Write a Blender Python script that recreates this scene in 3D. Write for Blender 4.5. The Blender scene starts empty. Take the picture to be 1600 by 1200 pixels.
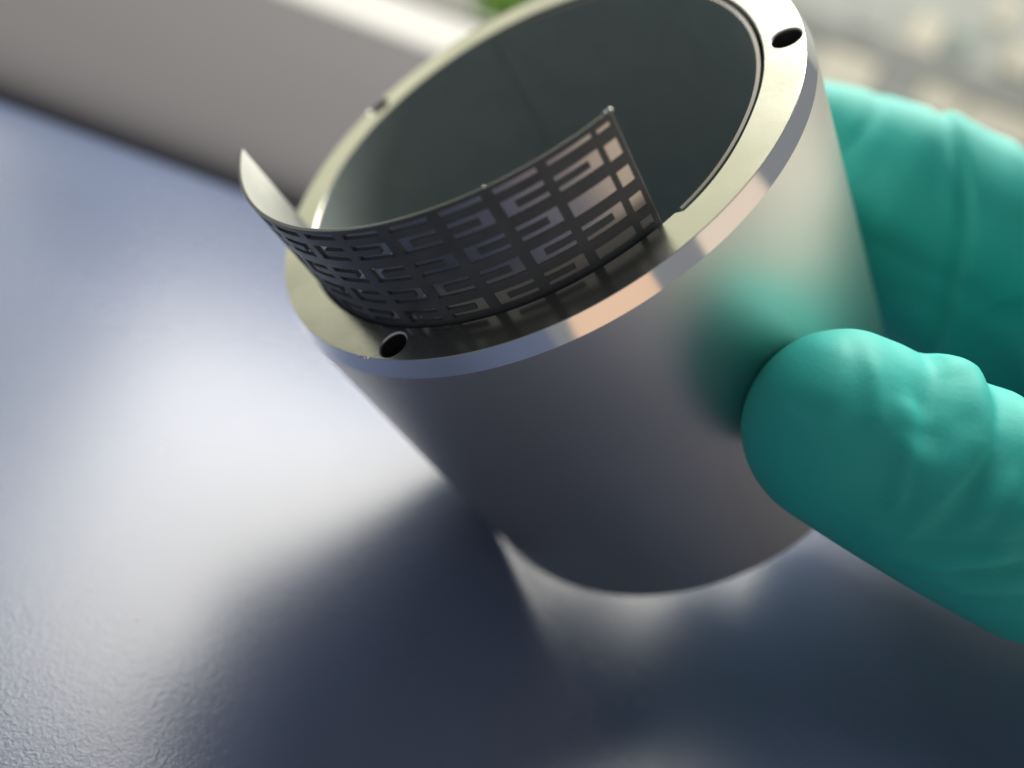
import bpy, bmesh, math, random
import numpy as np
from mathutils import Matrix, Vector

random.seed(7)
S = 0.001                      # all sizes below are millimetres
scene = bpy.context.scene
col = scene.collection

# ------------------------------------------------------------------ camera
cam_d = bpy.data.cameras.new('camera')
cam = bpy.data.objects.new('camera', cam_d)
col.objects.link(cam)
cr = Vector((0.93786, 0.17350, 0.30052)); cdn = Vector((0.34701, -0.46893, -0.81221)); cf = Vector((0.0, 0.86603, -0.5))
M = Matrix.Identity(4)
for i, c in enumerate((cr, -cdn, -cf)):
    for r in range(3):
        M[r][i] = c[r]
for r, v in enumerate((-3.678, -97.443, 78.212)):
    M[r][3] = v * S
cam.matrix_world = M
cam_d.sensor_width = 36.0
cam_d.lens = 36.0 * 1335.19 / 1600.0
cam_d.clip_start = 0.005
cam_d.clip_end = 60.0
cam_d.dof.use_dof = True
cam_d.dof.focus_distance = 0.0735
cam_d.dof.aperture_fstop = 10.5
scene.camera = cam

# ------------------------------------------------------------------ light
world = bpy.data.worlds.new('World'); scene.world = world; world.use_nodes = True
bg = world.node_tree.nodes['Background']
bg.inputs[0].default_value = (0.92, 0.96, 1.0, 1); bg.inputs[1].default_value = 0.26

def lamp(name, az, el, dist, w, h, radiance, colour, target=(0, 0, 30)):
    a, e = math.radians(az), math.radians(el)
    d = Vector((math.sin(a) * math.cos(e), math.cos(a) * math.cos(e), math.sin(e)))
    L = bpy.data.lights.new(name, 'AREA'); L.shape = 'RECTANGLE'
    L.size = w; L.size_y = h; L.color = colour
    L.energy = radiance * math.pi * w * h
    o = bpy.data.objects.new(name, L); col.objects.link(o)
    o.location = Vector(target) * S + d * dist
    o.rotation_euler = (-d).to_track_quat('-Z', 'Y').to_euler()
    return o

lamp('window_light', -0.5, 47, 0.95, 0.92, 0.68, 11.8, (1.0, 0.96, 0.865))
lamp('side_window_light', -52, 27, 0.95, 0.50, 0.76, 1.15, (1.0, 0.985, 0.68))
lamp('right_window_light', 64, 8, 0.9, 0.60, 0.42, 0.95, (1.0, 0.94, 0.74))
lamp('warm_reflection_fill', 148, -9, 0.55, 0.22, 0.27, 0.66, (1.0, 0.56, 0.26))  # added area lamp in place of warm-coloured objects behind the camera
lamp('tan_reflection_fill', 108, 9, 0.60, 0.32, 0.50, 0.62, (1.0, 0.76, 0.50))  # added tan fill reflected by bevel and wall, no lamp stands there

scene.view_settings.view_transform = 'Standard'
scene.view_settings.look = 'None'
scene.view_settings.exposure = 0.0
scene.view_settings.gamma = 1.0
scene.render.engine = 'CYCLES'
scene.cycles.use_denoising = True
scene.cycles.max_bounces = 7
scene.cycles.sample_clamp_indirect = 6.0

# ------------------------------------------------------------------ materials
def new_mat(name):
    m = bpy.data.materials.new(name); m.use_nodes = True
    nt = m.node_tree
    return m, nt, nt.nodes['Principled BSDF']

def node(nt, t, **kw):
    n = nt.nodes.new(t)
    for k, v in kw.items():
        setattr(n, k, v)
    return n

def noise(nt, scale, detail=4, rough=0.55, coord='Object', stretch=None):
    tc = node(nt, 'ShaderNodeTexCoord')
    mp = node(nt, 'ShaderNodeMapping')
    if stretch: mp.inputs['Scale'].default_value = stretch
    nz = node(nt, 'ShaderNodeTexNoise')
    nz.inputs['Scale'].default_value = scale; nz.inputs['Detail'].default_value = detail
    nz.inputs['Roughness'].default_value = rough
    nt.links.new(tc.outputs[coord], mp.inputs[0]); nt.links.new(mp.outputs[0], nz.inputs['Vector'])
    return nz

def ramp(nt, fac, stops):
    r = node(nt, 'ShaderNodeValToRGB')
    el = r.color_ramp.elements
    el[0].position, el[0].color = stops[0][0], stops[0][1]
    el[1].position, el[1].color = stops[-1][0], stops[-1][1]
    for p, c in stops[1:-1]:
        e = el.new(p); e.color = c
    nt.links.new(fac, r.inputs[0])
    return r

def g(v): return (v, v, v, 1)

def simple(name, colour, rough, metal=0.0, spec=0.5, nscale=300, var=0.06, bump=0.0, bscale=2000, rvar=0.06):
    m, nt, b = new_mat(name)
    nz = noise(nt, nscale)
    lo = tuple(max(0, c * (1 - var)) for c in colour) + (1,)
    hi = tuple(min(1, c * (1 + var)) for c in colour) + (1,)
    rp = ramp(nt, nz.outputs['Fac'], [(0.3, lo), (0.7, hi)])
    nt.links.new(rp.outputs[0], b.inputs['Base Color'])
    rr = ramp(nt, nz.outputs['Fac'], [(0.3, g(max(0, rough - rvar))), (0.7, g(rough + rvar))])
    nt.links.new(rr.outputs[0], b.inputs['Roughness'])
    b.inputs['Metallic'].default_value = metal
    b.inputs['Specular IOR Level'].default_value = spec
    if bump:
        n2 = noise(nt, bscale, 3)
        bp = node(nt, 'ShaderNodeBump'); bp.inputs['Strength'].default_value = bump
        bp.inputs['Distance'].default_value = 0.0001
        nt.links.new(n2.outputs['Fac'], bp.inputs['Height']); nt.links.new(bp.outputs[0], b.inputs['Normal'])
    return m

# turned, satin stainless steel of the outer wall: very fine rings round the axis
def steel(name, colour, rough, ring=0.0, smudge=0.04, aniso=0.0, grain=0.0):
    m, nt, b = new_mat(name)
    b.inputs['Metallic'].default_value = 1.0
    sm = noise(nt, 60, 5, 0.6)
    lo = tuple(c * (1 - smudge) for c in colour) + (1,); hi = tuple(min(1, c * (1 + smudge)) for c in colour) + (1,)
    rp = ramp(nt, sm.outputs['Fac'], [(0.35, lo), (0.65, hi)])
    nt.links.new(rp.outputs[0], b.inputs['Base Color'])
    if aniso:
        b.inputs['Roughness'].default_value = rough
        b.inputs['Anisotropic'].default_value = aniso
        tg = node(nt, 'ShaderNodeTangent', direction_type='RADIAL', axis='Z')
        nt.links.new(tg.outputs[0], b.inputs['Tangent'])
    else:
        sm2 = noise(nt, 140, 6, 0.65)
        rr = ramp(nt, sm2.outputs['Fac'], [(0.3, g(rough * 0.85)), (0.7, g(rough * 1.2))])
        nt.links.new(rr.outputs[0], b.inputs['Roughness'])
    h = None
    if ring:
        rg = noise(nt, 40, 6, 0.7, stretch=(1, 1, 70))
        h = rg.outputs['Fac']
        bp = node(nt, 'ShaderNodeBump'); bp.inputs['Strength'].default_value = ring
        bp.inputs['Distance'].default_value = 0.00001
        nt.links.new(h, bp.inputs['Height']); nt.links.new(bp.outputs[0], b.inputs['Normal'])
    if grain:
        rg = noise(nt, 2600, 4, 0.7)
        bp = node(nt, 'ShaderNodeBump'); bp.inputs['Strength'].default_value = grain
        bp.inputs['Distance'].default_value = 0.00003
        nt.links.new(rg.outputs['Fac'], bp.inputs['Height']); nt.links.new(bp.outputs[0], b.inputs['Normal'])
    return m

MAT = {}
MAT['wall'] = steel('satin_steel', (0.74, 0.72, 0.69), 0.40, ring=0.45, smudge=0.012, aniso=0.6)
MAT['rim'] = steel('machined_rim', (0.42, 0.42, 0.38), 0.23, smudge=0.06, grain=0.3)
MAT['band'] = steel('polished_band', (0.86, 0.86, 0.87), 0.08, smudge=0.02)
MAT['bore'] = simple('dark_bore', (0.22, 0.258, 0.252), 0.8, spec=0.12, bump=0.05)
MAT['liner_edge'] = steel('liner_edge', (0.13, 0.125, 0.12), 0.35)
MAT['hole'] = simple('hole_wall', (0.16, 0.16, 0.165), 0.4, metal=0.9)
MAT['foil'] = steel('silver_foil', (0.40, 0.41, 0.395), 0.48, smudge=0.06)
MAT['layer'] = simple('dark_film_layer', (0.068, 0.075, 0.079), 0.42, spec=0.5, nscale=500, var=0.15, bump=0.12, bscale=3500)
MAT['pad'] = steel('pad_metal', (0.52, 0.485, 0.465), 0.26, smudge=0.08)
MAT['sill'] = simple('sill_paint', (0.082, 0.078, 0.087), 0.8, spec=0.2, nscale=8, var=0.05)
MAT['frame'] = simple('white_frame', (0.36, 0.36, 0.35), 0.6, spec=0.3, nscale=12, var=0.02)
MAT['seal'] = simple('grey_seal', (0.09, 0.09, 0.095), 0.6)
MAT['stone'] = simple('pale_stone', (0.15, 0.147, 0.122), 0.8, nscale=3, var=0.10)
MAT['stone2'] = simple('grey_stone', (0.36, 0.37, 0.35), 0.8, nscale=2, var=0.12)
MAT['render'] = simple('pale_render', (0.55, 0.57, 0.53), 0.8, nscale=1.5, var=0.08)
MAT['render2'] = simple('green_grey_render', (0.40, 0.45, 0.41), 0.8, nscale=2, var=0.1)
MAT['cream'] = simple('cream_paint', (0.80, 0.76, 0.62), 0.6, nscale=4, var=0.06)
MAT['leaf'] = simple('lime_leaf', (0.12, 0.27, 0.02), 0.5, nscale=40, var=0.3)

# blue laminate with a fine leathery emboss
m, nt, b = new_mat('blue_laminate'); MAT['desk'] = m
nz = noise(nt, 25, 3)
rp = ramp(nt, nz.outputs['Fac'], [(0.3, (0.084, 0.110, 0.196, 1)), (0.7, (0.095, 0.124, 0.216, 1))])
nt.links.new(rp.outputs[0], b.inputs['Base Color'])
rz = noise(nt, 14, 5, 0.6)
rq = ramp(nt, rz.outputs['Fac'], [(0.3, g(0.245)), (0.7, g(0.285))])
nt.links.new(rq.outputs[0], b.inputs['Roughness'])
b.inputs['Specular IOR Level'].default_value = 0.62
tc = node(nt, 'ShaderNodeTexCoord')
n1 = node(nt, 'ShaderNodeTexNoise'); n1.inputs['Scale'].default_value = 1750; n1.inputs['Detail'].default_value = 2
n1.inputs['Distortion'].default_value = 1.2
n2 = node(nt, 'ShaderNodeTexNoise'); n2.inputs['Scale'].default_value = 3200; n2.inputs['Detail'].default_value = 2
mx = node(nt, 'ShaderNodeMath', operation='MULTIPLY_ADD'); mx.inputs[1].default_value = 0.35
for n_ in (n1, n2): nt.links.new(tc.outputs['Object'], n_.inputs['Vector'])
nt.links.new(n2.outputs['Fac'], mx.inputs[0]); nt.links.new(n1.outputs['Fac'], mx.inputs[2])
bp = node(nt, 'ShaderNodeBump'); bp.inputs['Strength'].default_value = 0.15; bp.inputs['Distance'].default_value = 0.0002
nt.links.new(mx.outputs[0], bp.inputs['Height']); nt.links.new(bp.outputs[0], b.inputs['Normal'])

# teal nitrile
m, nt, b = new_mat('teal_nitrile'); MAT['glove'] = m
nz = noise(nt, 90, 4)
rp = ramp(nt, nz.outputs['Fac'], [(0.3, (0.030, 0.42, 0.372, 1)), (0.7, (0.038, 0.475, 0.42, 1))])
nt.links.new(rp.outputs[0], b.inputs['Base Color'])
b.inputs['Roughness'].default_value = 0.6
b.inputs['Specular IOR Level'].default_value = 0.28
b.inputs['Subsurface Weight'].default_value = 0.3
b.inputs['Subsurface Radius'].default_value = (0.1, 1.0, 0.9)
b.inputs['Subsurface Scale'].default_value = 0.002
nf = noise(nt, 2200, 3, 0.6)
bp = node(nt, 'ShaderNodeBump'); bp.inputs['Strength'].default_value = 0.35; bp.inputs['Distance'].default_value = 0.00006
nt.links.new(nf.outputs['Fac'], bp.inputs['Height']); nt.links.new(bp.outputs[0], b.inputs['Normal'])

# ------------------------------------------------------------------ mesh helpers
def link(name, me, parent=None, mats=()):
    o = bpy.data.objects.new(name, me); col.objects.link(o)
    for mt in mats: me.materials.append(mt)
    if parent: o.parent = parent
    return o

def make(name, verts, faces, mat, parent=None, smooth=True, sharp=35, mats=None, fm=None):
    me = bpy.data.meshes.new(name)
    me.from_pydata([tuple(c * S for c in v) for v in verts], [], faces)
    me.validate()
    bm = bmesh.new(); bm.from_mesh(me)
    bmesh.ops.recalc_face_normals(bm, faces=bm.faces)
    bm.to_mesh(me); bm.free()
    for mt in (mats or [mat]): me.materials.append(mt)
    if fm is not None:
        me.polygons.foreach_set('material_index', fm)
    me.polygons.foreach_set('use_smooth', [smooth] * len(me.polygons))
    if smooth: me.set_sharp_from_angle(angle=math.radians(sharp))
    o = bpy.data.objects.new(name, me); col.objects.link(o)
    if parent: o.parent = parent
    return o

def tag(o, label=None, cat=None, kind=None, group=None):
    if label: o['label'] = label
    if cat: o['category'] = cat
    if kind: o['kind'] = kind
    if group: o['group'] = group
    return o

def empty(name, mat=None, loc=(0, 0, 0)):
    o = bpy.data.objects.new(name, None); col.objects.link(o)
    o.empty_display_size = 0.01
    o.matrix_world = mat if mat else Matrix.Translation(Vector(loc) * S)
    return o

def box_vf(x0, x1, y0, y1, z0, z1, bev=0.0, seg=3):
    bm = bmesh.new()
    bmesh.ops.create_cube(bm, size=1)
    for v in bm.verts:
        v.co = Vector((x0 if v.co.x < 0 else x1, y0 if v.co.y < 0 else y1, z0 if v.co.z < 0 else z1))
    if bev: bmesh.ops.bevel(bm, geom=bm.edges[:], offset=bev, segments=seg, profile=0.5, affect='EDGES')
    vs = [tuple(v.co) for v in bm.verts]; bm.verts.index_update()
    fs = [[v.index for v in f.verts] for f in bm.faces]
    bm.free()
    return vs, fs

def box(name, b6, mat, parent=None, bev=0.0, seg=3):
    vs, fs = box_vf(*b6, bev=bev, seg=seg)
    return make(name, vs, fs, mat, parent)

# ------------------------------------------------------------------ setting: desk, sill, window frame, outside
desk = box('desk_top', (-420, 240, -125, 77.4, -24, 0), MAT['desk'], bev=1.6, seg=4)
tag(desk, kind='structure')
def extrude_x(prof_yz, x0, x1):
    n = len(prof_yz)
    v_ = [(x, y, z) for x in (x0, x1) for (y, z) in prof_yz]
    f_ = [(k, k + 1, n + k + 1, n + k) for k in range(n - 1)] + [(n - 1, 0, n, 2 * n - 1), tuple(range(n)), tuple(range(n, 2 * n))]
    return v_, f_
sill = make('window_sill', *extrude_x([(77.7, -24), (77.7, 0.3), (78.3, 1.4), (79.6, 2.6), (81.6, 3.7), (84.5, 4.7), (88.5, 5.5), (94, 6.1), (102, 6.4), (115, 6.5), (247.5, 6.5), (247.5, -24)], -700, 700), MAT['sill'])
tag(sill, kind='structure')

wf = empty('window_frame', loc=(0, 300, -20))
def in_root(root, vs):
    return [tuple(Vector(v) - root.location / S) for v in vs]
vs, fs = extrude_x([(248, -24), (248, 6.8), (250, 8.4), (254, 9.0), (262, 8.6), (300, 7.6), (336, 7.4), (337, -24)], -700, 700)
make('bottom_rail', in_root(wf, vs), fs, MAT['frame'], wf)
vs, fs = box_vf(-700, 700, 338, 352, -24, 10.5, bev=2, seg=2)
make('rubber_seal', in_root(wf, vs), fs, MAT['seal'], wf)
tag(wf, 'white window frame rail behind the grey sill', 'window frame')

terrace = box('terrace', (-900, 900, 356, 900, -90, -60), MAT['stone'], bev=4)
tag(terrace, kind='structure')
lamp('terrace_light', 12, 46, 2.6, 3.0, 3.0, 5.0, (1.0, 0.97, 0.88), target=(200, 0, 0)).rotation_euler = Vector((0.15, 0.75, -0.65)).to_track_quat('-Z', 'Y').to_euler()

fb = empty('pale_building', loc=(900, 5000, -1500))
def part(root, name, b6, mat, bev=4):
    vs, fs = box_vf(*b6, bev=bev, seg=1)
    return make(name, in_root(root, vs), fs, mat, root)
part(fb, 'facade', (-1500, 5200, 5000, 5300, -1500, 2200), MAT['render'])
part(fb, 'dark_course', (-1500, 5200, 4950, 4998, -205, -105), MAT['stone2'])
part(fb, 'plinth', (-1500, 5200, 4930, 4998, -1500, -560), MAT['stone2'])
part(fb, 'dark_panel', (1260, 1460, 4960, 4998, -540, -215), MAT['stone2'])
for (x0, x1, z0, z1, mk) in ((1290, 1460, -95, 60, 'cream'), (1010, 1180, -90, 80, 'render'), (1480, 1640, -70, 60, 'render2'), (1640, 1740, 130, 260, 'cream'), (2000, 2120, -90, 20, 'render2')):  # cream ones are pale colour put in for blurred glints
    part(fb, 'wall_panel', (x0, x1, 4945, 4996, z0, z1), MAT[mk])
for (x0, x1, z0, z1) in ((930, 1235, -540, -225), (1490, 1720, -360, -235), (1760, 2150, -370, -240), (1800, 1960, -45, 100)):  # the small upper one is pale colour standing for a bright blurred spot
    part(fb, 'cream_panel', (x0, x1, 4925, 4997, z0, z1), MAT['cream'])
tag(fb, 'pale rendered building outside, blurred behind the gloved hand', 'building')

bush_root = empty('green_shrub', loc=(-128, 770, -60))
rnd = random.Random(3)
vs, fs = [], []
for k in range(420):
    a = rnd.uniform(0, 6.283); r = 34 * rnd.random() ** 0.5; z = rnd.uniform(0, 1)
    c = Vector((r * math.cos(a) * (1 - 0.3 * z), r * math.sin(a) * (1 - 0.3 * z), 10 + 42 * z))
    d = Vector((rnd.gauss(0, 1), rnd.gauss(0, 1), rnd.gauss(0.4, 0.7))).normalized()
    s_ = d.orthogonal().normalized() * rnd.uniform(4, 7); d = d * rnd.uniform(10, 18)
    n0 = len(vs)
    vs += [c, c + d * 0.5 + s_, c + d, c + d * 0.5 - s_]
    fs.append((n0, n0 + 1, n0 + 2, n0 + 3))
make('foliage', vs, fs, MAT['leaf'], bush_root, smooth=False)
make('stem', *box_vf(-2, 2, -2, 2, 0, 40), MAT['stone2'], bush_root)
tag(bush_root, 'lime green shrub blurred outside above the white frame', 'shrub')

# ------------------------------------------------------------------ the metal sleeve (tilted, resting on its lower edge)
U = Vector((0.53917, 0.42110, 0.72937)); V = Vector((0.56816, -0.82114, 0.05408)); A = Vector((0.62169, 0.38524, -0.68198))
BASE = Vector((17.391, 10.777, 21.941 + 0.05))
SM = Matrix.Identity(4)
for i, c in enumerate((U, -V, -A)):
    for r in range(3): SM[r][i] = c[r]
for r in range(3): SM[r][3] = BASE[r] * S
H = 47.69; RB = 25.6; RT = 29.43; RO = 30.0; CB = 1.87

def pol(r, deg, z):
    t = math.radians(deg)
    return (r * math.cos(t), -r * math.sin(t), z)

sleeve = empty('metal_sleeve', SM)
tag(sleeve, 'hollow tilted steel cylinder with three holes in its bright rim', 'metal cylinder')

N = 288
def groove(deg):                  # the slot widens towards its end beside the film
    d_ = deg % 360
    if d_ > 81.6: return 0.0
    t = min(1, max(0, (d_ - 52) / 27)); return 0.55 * t * t * (3 - 2 * t)
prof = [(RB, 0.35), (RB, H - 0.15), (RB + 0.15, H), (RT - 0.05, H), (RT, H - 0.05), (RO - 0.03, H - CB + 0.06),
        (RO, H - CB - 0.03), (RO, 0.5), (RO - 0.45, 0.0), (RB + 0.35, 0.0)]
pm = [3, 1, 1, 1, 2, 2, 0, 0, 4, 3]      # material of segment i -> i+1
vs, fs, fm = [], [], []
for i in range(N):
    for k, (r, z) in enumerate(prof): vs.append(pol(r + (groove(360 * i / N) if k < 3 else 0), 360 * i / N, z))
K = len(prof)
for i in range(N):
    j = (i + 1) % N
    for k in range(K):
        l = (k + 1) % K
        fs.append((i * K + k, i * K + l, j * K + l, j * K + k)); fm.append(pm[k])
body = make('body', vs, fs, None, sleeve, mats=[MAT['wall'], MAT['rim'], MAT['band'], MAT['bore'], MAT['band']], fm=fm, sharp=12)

HOLES = [(27.72, 143.9), (28.35, -106.5), (27.8, 32.8)]
HR = 1.40
cv, cfc = [], []
for (hr, ha) in HOLES:
    c = Vector(pol(hr, ha, 0)); n0 = len(cv); n = 40
    for (rr, z) in ((HR, H - 9), (HR, H - 0.12), (HR + 0.16, H + 0.04), (HR + 0.16, H + 3)):
        for k in range(n):
            cv.append((c.x + rr * math.cos(2 * math.pi * k / n), c.y + rr * math.sin(2 * math.pi * k / n), z))
    for q in range(3):
        for k in range(n):
            cfc.append((n0 + q * n + k, n0 + q * n + (k + 1) % n, n0 + (q + 1) * n + (k + 1) % n, n0 + (q + 1) * n + k))
    cfc.append(tuple(n0 + k for k in range(n))[::-1]); cfc.append(tuple(n0 + 3 * n + k for k in range(n)))
cut = make('cutter', cv, cfc, MAT['hole'], sleeve, sharp=40)
bo = body.modifiers.new('b', 'BOOLEAN'); bo.object = cut; bo.operation = 'DIFFERENCE'; bo.solver = 'EXACT'
bpy.context.view_layer.update()
dg = bpy.context.evaluated_depsgraph_get()
me2 = bpy.data.meshes.new_from_object(body.evaluated_get(dg))
body.modifiers.clear(); body.data = me2
for pl in me2.polygons:
    if abs(pl.normal.z) > 0.999: pl.use_smooth = False
bpy.data.objects.remove(cut)

# dark inner wall of every hole, as a cup a hair inside the drilled one
for (hr, ha) in HOLES:
    c = Vector(pol(hr, ha, 0)); n = 40; vs, fs = [], []
    for (rr, z) in ((HR - 0.015, H - 0.35), (HR - 0.015, H - 8.9)):
        for k in range(n):
            vs.append((c.x + rr * math.cos(2 * math.pi * k / n), c.y + rr * math.sin(2 * math.pi * k / n), z))
    for k in range(n):
        fs.append((k, (k + 1) % n, n + (k + 1) % n, n + k))
    fs.append(tuple(n + k for k in range(n)))
    make('bolt_hole', vs, fs, MAT['hole'], body, sharp=40)

def arc_sheet(r0, r1, a0, a1, z0, z1, step=1.0):
    n = max(2, int(abs(a1 - a0) / step)); vs, fs = [], []
    for i in range(n + 1):
        t = a0 + (a1 - a0) * i / n
        vs += [pol(r0, t, z0), pol(r1, t, z0), pol(r1, t, z1), pol(r0, t, z1)]
    for i in range(n):
        b_ = i * 4
        for k in range(4):
            fs.append((b_ + k, b_ + (k + 1) % 4, b_ + 4 + (k + 1) % 4, b_ + 4 + k))
    fs += [(0, 1, 2, 3), (4 * n, 4 * n + 1, 4 * n + 2, 4 * n + 3)]
    return vs, fs
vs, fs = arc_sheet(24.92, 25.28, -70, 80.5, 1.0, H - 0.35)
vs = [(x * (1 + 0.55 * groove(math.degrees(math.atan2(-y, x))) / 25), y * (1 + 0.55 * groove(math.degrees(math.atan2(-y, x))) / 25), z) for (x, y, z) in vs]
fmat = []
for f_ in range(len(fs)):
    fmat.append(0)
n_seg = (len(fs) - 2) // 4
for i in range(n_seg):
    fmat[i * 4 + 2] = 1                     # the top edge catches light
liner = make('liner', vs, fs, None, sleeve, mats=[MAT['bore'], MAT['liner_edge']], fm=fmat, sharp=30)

# tiny nicks where the first hole almost breaks through the edge
for (t, dz, sz) in ((150.6, -0.05, 0.17), (149.2, -0.12, 0.12), (147.9, -0.06, 0.14), (38.5, -0.05, 0.1)):
    bm = bmesh.new(); bmesh.ops.create_icosphere(bm, subdivisions=1, radius=sz)
    rr = random.Random(int(t * 7)); c = Vector(pol(RT + 0.02, t, H + dz))
    for q in bm.verts: q.co = c + Vector([w_ * rr.uniform(0.5, 1.1) for w_ in q.co])
    bm.verts.index_update()
    make('nick', [tuple(q.co) for q in bm.verts], [[q.index for q in f_.verts] for f_ in bm.faces], MAT['band'], body, sharp=20)
    bm.free()

# ------------------------------------------------------------------ the slotted film
film = empty('sensor_film', SM)
tag(film, 'curved dark film with rows of slots standing out of the cylinder rim', 'sensor film')
FA0, FA1, FH = 85.2, 201.0, 11.45
def lift(t, v):                                 # the film leans a little: its far end stands higher
    return H + v + (max(0, v) / FH) * (t - 88) * 0.0125
RI, RM, RX = 25.10, 25.16, 25.27
def outer(t):                                   # layer thickened towards the free end to keep its slot floors shaded
    q = min(1, max(0, (t - 116) / 26)); return RX + 0.17 * q * q * (3 - 2 * q)
vs, fs = arc_sheet(RI, RM, FA0 - 0.22, FA1, H - 4, H + FH - 0.02, 0.8)
vs = [(x, y, lift(math.degrees(math.atan2(-y, x)) % 360, z - H)) for (x, y, z) in vs]
make('backing_foil', vs, fs, MAT['foil'], film, sharp=30)

slots = []      # each slot: list of (a0, a1, v0, v1) rectangles
def U_slot(a0, a1, v0, v1, end):
    w = 0.50; e = 2.4
    s = [(a0, a1, v1 - w, v1), (a0, a1, v0, v0 + w)]
    s.append((a1 - e, a1, v0 + w, v1 - w) if end else (a0, a0 + e, v0 + w, v1 - w))
    return s
ROWS = [(8.10, 9.70), (5.48, 7.10), (2.88, 4.50), (0.35, 1.90)]
for (v0, v1) in ((10.35, 10.75), (7.63, 9.25), (4.97, 6.60), (2.25, 3.85), (0.22, 1.27)):
    slots.append([(86.15, 88.95, v0, v1)])
slots.append([(90.05, 98.9, 10.45, 10.88)])
slots.append(U_slot(90.1, 99.1, 7.9, 9.45, False))
slots.append([(90.1, 99.1, 5.15, 6.78)])
slots.append(U_slot(90.4, 99.0, 2.5, 4.15, False))
slots.append([(90.4, 98.8, 0.25, 1.5)])
k = 0
a = 100.95
while a < 199:
    a1 = min(a + 8.35, 200.2)
    slots.append([(a, a1, 10.45, 11.0)])
    for r, (v0, v1) in enumerate(ROWS):
        if a1 - a > 5: slots.append(U_slot(a, a1, v0, v1, (r + k) % 2 == 0))
    a += 10.62; k += 1

A_l = sorted({round(x, 3) for s in slots for q in s for x in q[:2]} | {FA0, FA1})
al = []
for p_, q_ in zip(A_l, A_l[1:]):
    n = max(1, math.ceil((q_ - p_) / 1.3))
    al += [p_ + (q_ - p_) * i / n for i in range(n)]
al.append(A_l[-1])
vl = sorted({round(x, 3) for s in slots for q in s for x in q[2:]} | {-4.0, 0.0, FH})
rects = [q for s in slots for q in s]
def void(a_, v_):
    return any(q[0] < a_ < q[1] and q[2] < v_ < q[3] for q in rects)
na, nv = len(al) - 1, len(vl) - 1
solid = [[not void((al[i] + al[i + 1]) / 2, (vl[j] + vl[j + 1]) / 2) for j in range(nv)] for i in range(na)]
vid, vs, fs = {}, [], []
def vx(i, j, top):
    key = (i, j, top)
    if key not in vid:
        vid[key] = len(vs); vs.append(pol(outer(al[i]) if top else RM + 0.004, al[i], lift(al[i], vl[j])))
    return vid[key]
for i in range(na):
    for j in range(nv):
        if not solid[i][j]: continue
        fs.append((vx(i, j, 1), vx(i + 1, j, 1), vx(i + 1, j + 1, 1), vx(i, j + 1, 1)))
        for (di, dj, p0, p1) in ((-1, 0, (i, j), (i, j + 1)), (1, 0, (i + 1, j), (i + 1, j + 1)), (0, -1, (i, j), (i + 1, j)), (0, 1, (i, j + 1), (i + 1, j + 1))):
            x, y = i + di, j + dj
            if 0 <= x < na and 0 <= y < nv and solid[x][y]: continue
            fs.append((vx(*p0, 1), vx(*p1, 1), vx(*p1, 0), vx(*p0, 0)))
layer = make('slotted_layer', vs, fs, MAT['layer'], film, sharp=30)

# the metal floor of each slot is a pad of its own
for s in slots:
    vs, fs = [], []
    for (a0, a1, v0, v1) in s:
        n = max(1, math.ceil((a1 - a0) / 1.3))
        n0 = len(vs)
        for i in range(n + 1):
            t = a0 + (a1 - a0) * i / n
            vs += [pol(RM + 0.03, t, lift(t, v0)), pol(RM + 0.03, t, lift(t, v1))]
        for i in range(n):
            b_ = n0 + 2 * i
            fs.append((b_, b_ + 2, b_ + 3, b_ + 1))
    make('contact_pad', vs, fs, MAT['pad'], layer, sharp=30)

# small bright burrs on the cut edges
for (t, v, sz) in ((85.3, 11.4, 0.30), (86.2, 11.5, 0.2), (110.2, 11.5, 0.18), (154.6, 8.9, 0.17), (143.8, 6.2, 0.17), (139.6, 7.2, 0.13), (133.1, 8.55, 0.15), (132.9, 3.6, 0.14), (137.5, 1.1, 0.12)):
    bm = bmesh.new(); bmesh.ops.create_icosphere(bm, subdivisions=1, radius=sz)
    rr = random.Random(int(t * 10))
    c = Vector(pol(outer(t) + 0.02 if v < 11 else 25.22, t, lift(t, v)))
    for q in bm.verts: q.co = c + Vector((q.co.x * rr.uniform(0.6, 1.1), q.co.y * rr.uniform(0.6, 1.1), q.co.z * rr.uniform(0.6, 1.1)))
    bm.verts.index_update()
    make('burr', [tuple(q.co) for q in bm.verts], [[q.index for q in f_.verts] for f_ in bm.faces], MAT['foil'], layer, sharp=60)
    bm.free()

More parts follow.
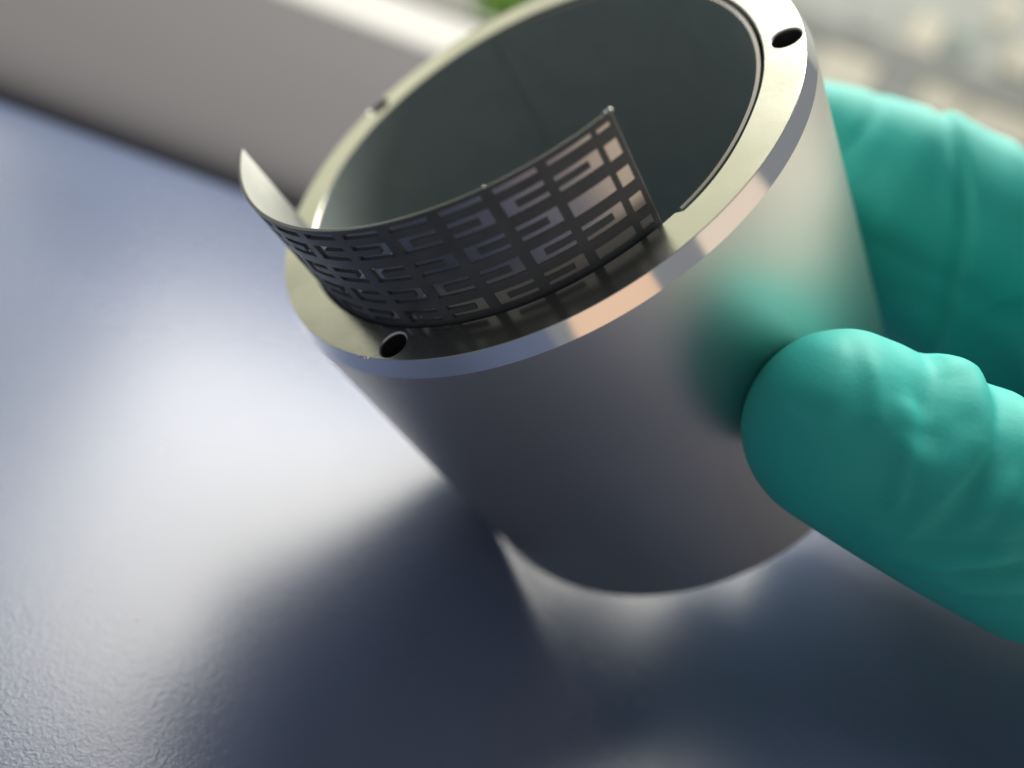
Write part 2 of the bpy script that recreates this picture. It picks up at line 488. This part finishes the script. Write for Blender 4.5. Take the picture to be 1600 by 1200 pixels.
# ------------------------------------------------------------------ the gloved hand
CHAINS = [
    # thumb, along the front of the cylinder
    [((26.2, -26.8, 45.1), 9.35), ((31.2, -27.2, 44.5), 9.75), ((38.0, -28.0, 43.7), 10.0), ((46.0, -28.0, 42.2), 9.9), ((64, -20, 42), 11.0), ((96, 12, 42), 15.0)],
    # index, behind the cylinder, then the other three
    [((19, 35.0, 56.6), 8.0), ((24, 33, 57.4), 8.9), ((29, 31, 57.8), 9.5), ((38, 25, 58.6), 9.9), ((48, 21, 57.6), 10.2), ((64, 18, 54.6), 11.2), ((94, 32, 48), 14)],
    [((27, 35, 48.6), 8.4), ((33, 31.5, 50), 9.0), ((38.5, 28, 51), 9.4), ((49, 23, 51.5), 9.8), ((66, 18, 49.5), 11), ((90, 30, 47), 13)],
    [((29.5, 36.3, 40.5), 8.2), ((34, 33.8, 42.5), 8.7), ((40, 30, 44.5), 9.4), ((49, 24.5, 46), 9.9), ((68, 22, 44), 11.4), ((96, 34, 42), 15)],
    [((49, 34, 30), 8.2), ((54, 31, 31.5), 9.0), ((63, 24, 33), 9.6), ((78, 30, 33), 11.5), ((100, 38, 34), 14)],
    [((61, 35, 18), 7.4), ((66, 33, 19.5), 8.2), ((75, 34, 22), 9.6), ((88, 38, 23), 11), ((104, 42, 27), 13)],
    # web and palm
    [((62, 15, 54), 9.5), ((66, 2, 49), 9.0), ((66, -14, 44), 9.5)],
    [((70, 16, 46), 10), ((84, 16, 42), 12.5), ((102, 32, 38), 17), ((130, 46, 35), 22), ((190, 74, 38), 30)],
    [((80, 12, 46), 11), ((102, 24, 42), 15), ((130, 40, 40), 20)],
]
def rows(ch, step=0.22):
    out = []
    for (p0, r0), (p1, r1) in zip(ch, ch[1:]):
        p0, p1 = Vector(p0), Vector(p1); n = max(2, int((p1 - p0).length / (min(r0, r1) * step)))
        for i in range(n): t = i / n; out.append((p0.lerp(p1, t), r0 + (r1 - r0) * t))
    out.append((Vector(ch[-1][0]), ch[-1][1]))
    return out
bm = bmesh.new()
for ch in CHAINS:
    for p_, r_ in rows(ch):
        bmesh.ops.create_icosphere(bm, subdivisions=3, radius=r_ * S, matrix=Matrix.Translation(p_ * S))
me = bpy.data.meshes.new('tmp'); bm.to_mesh(me); bm.free()
tmp = bpy.data.objects.new('tmp', me); col.objects.link(tmp)
rm = tmp.modifiers.new('r', 'REMESH'); rm.mode = 'VOXEL'; rm.voxel_size = 0.00045
sm = tmp.modifiers.new('s', 'SMOOTH'); sm.factor = 0.5; sm.iterations = 40
bpy.context.view_layer.update()
dg = bpy.context.evaluated_depsgraph_get()
gm = bpy.data.meshes.new_from_object(tmp.evaluated_get(dg))
bpy.data.objects.remove(tmp)
nvt = len(gm.vertices)
co = np.empty(nvt * 3); gm.vertices.foreach_get('co', co); co = co.reshape(-1, 3) / S
no = np.empty(nvt * 3); gm.vertices.foreach_get('normal', no); no = no.reshape(-1, 3)

# pull the film-thin rubber over the thumb into folds (s along the thumb, t across it, seen from its back)
T0 = np.array([27.2, -26.0, 45.0]); E1 = np.array([0.9861, -0.1174, -0.1174]); E2 = np.array([0.1534, 0.3736, 0.9148]); E3 = np.array([-0.0635, -0.9201, 0.3864])
rel = co - T0
def smooth01_(x):
    x = np.clip(x, 0, 1); return x * x * (3 - 2 * x)
st = np.stack([rel @ E1, rel @ E2], 1); up = rel @ E3
front = smooth01_((no @ E3 + 0.35) / 0.7) * np.clip((up + 3) / 3, 0, 1) * (np.abs(st[:, 1]) < 14) * (st[:, 0] < 40)
def seg_dist(p, poly):
    """distance to a polyline, position along it (0..1) and side of it (+1 left of its run, -1 right)"""
    best = np.full(len(p), 1e9); prog = np.zeros(len(p)); side = np.zeros(len(p)); L = len(poly) - 1
    for i, (a_, b_) in enumerate(zip(poly, poly[1:])):
        a_, b_ = np.array(a_), np.array(b_); d = b_ - a_
        t = np.clip(((p - a_) @ d) / (d @ d), 0, 1); q = a_ + t[:, None] * d
        dd = np.hypot(*(p - q).T); m_ = dd < best
        best[m_] = dd[m_]; prog[m_] = (i + t[m_]) / L
        cr_ = d[0] * (p[:, 1] - a_[1]) - d[1] * (p[:, 0] - a_[0]); side[m_] = np.sign(cr_[m_])
    return best, prog, side
def curve(poly, n=6):
    """Catmull-Rom through the points so that creases run smoothly"""
    P_ = [np.array(q, float) for q in poly]; P_ = [2 * P_[0] - P_[1]] + P_ + [2 * P_[-1] - P_[-2]]
    out = []
    for a_, b_, c_, d_ in zip(P_, P_[1:], P_[2:], P_[3:]):
        for k in range(n):
            t = k / n
            out.append(0.5 * (2 * b_ + (c_ - a_) * t + (2 * a_ - 5 * b_ + 4 * c_ - d_) * t * t + (3 * b_ - a_ - 3 * c_ + d_) * t ** 3))
    return out + [P_[-2]]
# polyline from the top of the thumb downwards, height (mm), width towards the knuckle, width towards the tip, taper at top / bottom
FOLDS = [
    # fan of two thin creases on the ball of the thumb
    ([(-6.6, 7.2), (-6.0, 4.6), (-5.5, 1.8), (-5.2, -0.8)], 0.34, 0.55, 2.6, 1, 1),
    ([(-5.0, 7.4), (-3.4, 4.4), (-2.2, 1.8), (-1.6, 0.2)], 0.40, 0.8, 0.8, 1, 1),
    # sharp crease, then the big slanting roll: broad towards the tip, steep towards the knuckle
    ([(-2.6, 9.5), (-1.0, 7.0), (0.2, 5.0), (0.8, 2.6)], -0.45, 1.6, 1.8, 0, 1),
    ([(1.0, 11.0), (1.5, 8.0), (1.6, 6.0), (1.9, 3.9), (2.5, 1.8), (2.6, 0.0)], -0.65, 0.7, 1.7, 0, 1),
    ([(3.4, 12.5), (4.7, 8.6), (5.7, 5.4), (5.9, 2.6), (5.4, -0.6), (4.8, -3.2), (4.2, -5.6)], 1.0, 0.9, 2.2, 2, 1),
    ([(1.9, 11.5), (2.4, 9.0), (2.9, 7.4)], 0.25, 1.7, 0.9, 0, 1),
    ([(1.4, 2.4), (1.8, -0.4), (2.7, -3.0), (3.5, -5.0)], 0.36, 0.55, 0.7, 1, 1),
    # the hollow behind it
    ([(6.6, 11.0), (7.4, 6.4), (7.7, 3.0), (7.3, -0.6), (6.7, -4.4), (6.0, -7.8)], -0.75, 1.6, 0.9, 2, 1),
    # second roll and what follows it
    ([(8.4, 11.5), (10.2, 6.6), (11.4, 3.4), (11.6, 0.4), (10.4, -3.6)], 1.25, 0.8, 1.8, 1, 1),
    ([(11.0, 10.5), (12.8, 6.0), (13.6, 2.4), (13.0, -1.0), (11.4, -3.6)], -0.8, 1.4, 0.8, 1, 1),
    ([(13.4, 10.5), (15.4, 6.0), (16.4, 2.4), (15.6, -1.4)], 0.7, 0.8, 1.6, 0, 1),
    ([(-0.6, 5.6), (0.4, 3.6), (1.0, 1.4), (1.2, -1.4)], 0.30, 0.5, 1.3, 1, 1),
    ([(8.8, 4.4), (9.4, 1.6), (8.8, -1.6), (7.8, -4.4)], 0.40, 0.5, 1.2, 1, 1),
    # fine creases running together on the underside
    ([(13.6, 1.4), (10.8, -2.8), (8.2, -5.6), (5.4, -8.0)], -0.6, 0.6, 0.9, 1, 1),
    ([(14.6, -0.6), (11.6, -4.2), (9.0, -6.8), (6.6, -8.6)], 0.42, 0.5, 0.9, 1, 1),
    ([(15.8, -2.0), (12.4, -5.4), (9.6, -7.8)], -0.5, 0.5, 0.8, 1, 1),
    ([(17.0, -3.4), (13.4, -6.4), (10.6, -8.6)], 0.4, 0.5, 0.8, 1, 1),
    ([(6.6, 0.6), (6.5, -2.4), (5.8, -5.4), (5.0, -7.4)], 0.35, 0.6, 1.0, 1, 1),
    ([(18.0, 7), (18.8, 2), (17.4, -5)], 0.5, 1.8, 0.7, 1, 1), ([(22, 7), (22.6, 2), (21, -4)], -0.5, 1.2, 1.2, 1, 1),
]
disp = np.zeros(nvt)
near_t = front > 0
def smooth01(x):
    x = np.clip(x, 0, 1); return x * x * (3 - 2 * x)
for poly, amp, wk, wt, tt, tb in FOLDS:
    d, pr, sd_ = seg_dist(st[near_t], curve(poly))
    e_ = (smooth01(pr * (3.0 if tt == 1 else 6.5)) if tt else 1.0) * (smooth01((1 - pr) * 3.0) if tb else 1.0)
    wd = np.where(sd_ > 0, wk, wt)
    disp[near_t] += amp * np.exp(-(d / wd) ** 2) * e_
# many short fine creases of stretched rubber
rf = np.random.RandomState(5)
for k in range(70):
    s0, t0 = rf.uniform(2.5, 20), rf.uniform(-8, 8)
    an = rf.normal(1.75, 0.35) if t0 > -3 else rf.normal(0.75, 0.2)
    ln = rf.uniform(1.2, 3.6)
    dx, dy = math.cos(an) * ln, math.sin(an) * ln
    poly = [(s0 - dx, t0 - dy), (s0 + rf.normal(0, 0.25), t0 + rf.normal(0, 0.25)), (s0 + dx, t0 + dy)]
    d, pr, sd_ = seg_dist(st[near_t], poly)
    disp[near_t] += rf.choice([-1, -1, 1]) * rf.uniform(0.03, 0.10) * np.exp(-(d / rf.uniform(0.35, 0.7)) ** 2) * smooth01(pr * 2.5) * smooth01((1 - pr) * 2.5)
disp *= front
# soft folds on the back of the other fingers
rest = 1 - front
w1 = np.sin(co[:, 0] * 0.55 + 1.4 * np.sin(co[:, 2] * 0.17) + 0.8 * np.sin(co[:, 1] * 0.21))
w2 = np.sin(co[:, 2] * 0.42 + 1.1 * np.sin(co[:, 0] * 0.13) + 2.0)
back = np.clip((co[:, 0] - 36) / 8, 0, 1) * (co[:, 1] > 2)
disp += rest * back * (0.16 * w2)
# one long crease across the index finger and hand
xc = np.interp(co[:, 2], [36, 40, 49, 59, 66, 72], [52, 50, 46.5, 42.4, 38.5, 36])
sd = co[:, 0] - xc
backside = np.clip((co[:, 1] - 2) / 6, 0, 1)
disp += backside * (0.28 * (np.tanh(sd / 0.5) + 1) * np.exp(-np.clip(sd, 0, None) / 7.0) - 0.45 * np.exp(-((sd + 0.9) / 0.9) ** 2))
xc2 = np.interp(co[:, 2], [50, 58, 66, 70], [24.5, 26, 28.6, 31])
disp += backside * -0.28 * np.exp(-((co[:, 0] - xc2) / 0.9) ** 2) * (co[:, 2] > 46)
co2 = co + no * disp[:, None]
# loose creases over the fingers behind
bk = backside > 0.2
for k in range(46):
    x0, z0 = rf.uniform(24, 62), rf.uniform(38, 70)
    an = rf.normal(1.9, 0.4); ln = rf.uniform(2, 7)
    dx, dz = math.cos(an) * ln, math.sin(an) * ln
    d, pr, sd_ = seg_dist(co[bk][:, [0, 2]], [(x0 - dx, z0 - dz), (x0 + rf.normal(0, 0.6), z0), (x0 + dx, z0 + dz)])
    co2[bk] += no[bk] * (rf.choice([-1, 1]) * rf.uniform(0.06, 0.2) * np.exp(-(d / rf.uniform(0.6, 1.6)) ** 2) * smooth01(pr * 2.5) * smooth01((1 - pr) * 2.5))[:, None]
# nothing may sink into the steel: press the pads flat against it
Cb = np.array(BASE); Ax = -np.array(A)
q = co2 - Cb; h_ = q @ Ax; rad = q - h_[:, None] * Ax; rl = np.linalg.norm(rad, axis=1)
ins = (rl < 30.06) & (h_ > -1) & (h_ < H + 1)
co2[ins] += rad[ins] / rl[ins][:, None] * (30.06 - rl[ins])[:, None]
co2[:, 2] = np.maximum(co2[:, 2], 0.3)
root = np.array([110.0, 0.0, 0.0])
gm.vertices.foreach_set('co', ((co2 - root) * S).ravel())
gm.polygons.foreach_set('use_smooth', [True] * len(gm.polygons))
gm.materials.clear(); gm.materials.append(MAT['glove'])
gm.update()
hand = bpy.data.objects.new('gloved_hand', gm); col.objects.link(hand)
hand.location = root * S
tag(hand, 'hand in a teal rubber glove gripping the steel cylinder, thumb in front', 'gloved hand')

# ------------------------------------------------------------------ a little dust on the desk
rd = random.Random(11)
bm = bmesh.new()
for k in range(60):
    x, y = rd.uniform(-75, 70), rd.uniform(-58, 60)
    if -22 < x < 55 and y > -25: continue
    r_ = rd.uniform(0.04, 0.11)
    bmesh.ops.create_icosphere(bm, subdivisions=1, radius=r_ * S, matrix=Matrix.Translation(Vector((x, y, r_ * 0.5)) * S) @ Matrix.Rotation(rd.uniform(0, 3.1), 4, 'Z') @ Matrix.Diagonal((rd.uniform(0.8, 2.6), 1, 0.6, 1)))
me = bpy.data.meshes.new('dust'); bm.to_mesh(me); bm.free()
me.materials.append(MAT['render'])
dust = bpy.data.objects.new('dust', me); col.objects.link(dust)
tag(dust, 'fine pale dust specks scattered on the blue desk', 'dust', kind='stuff')
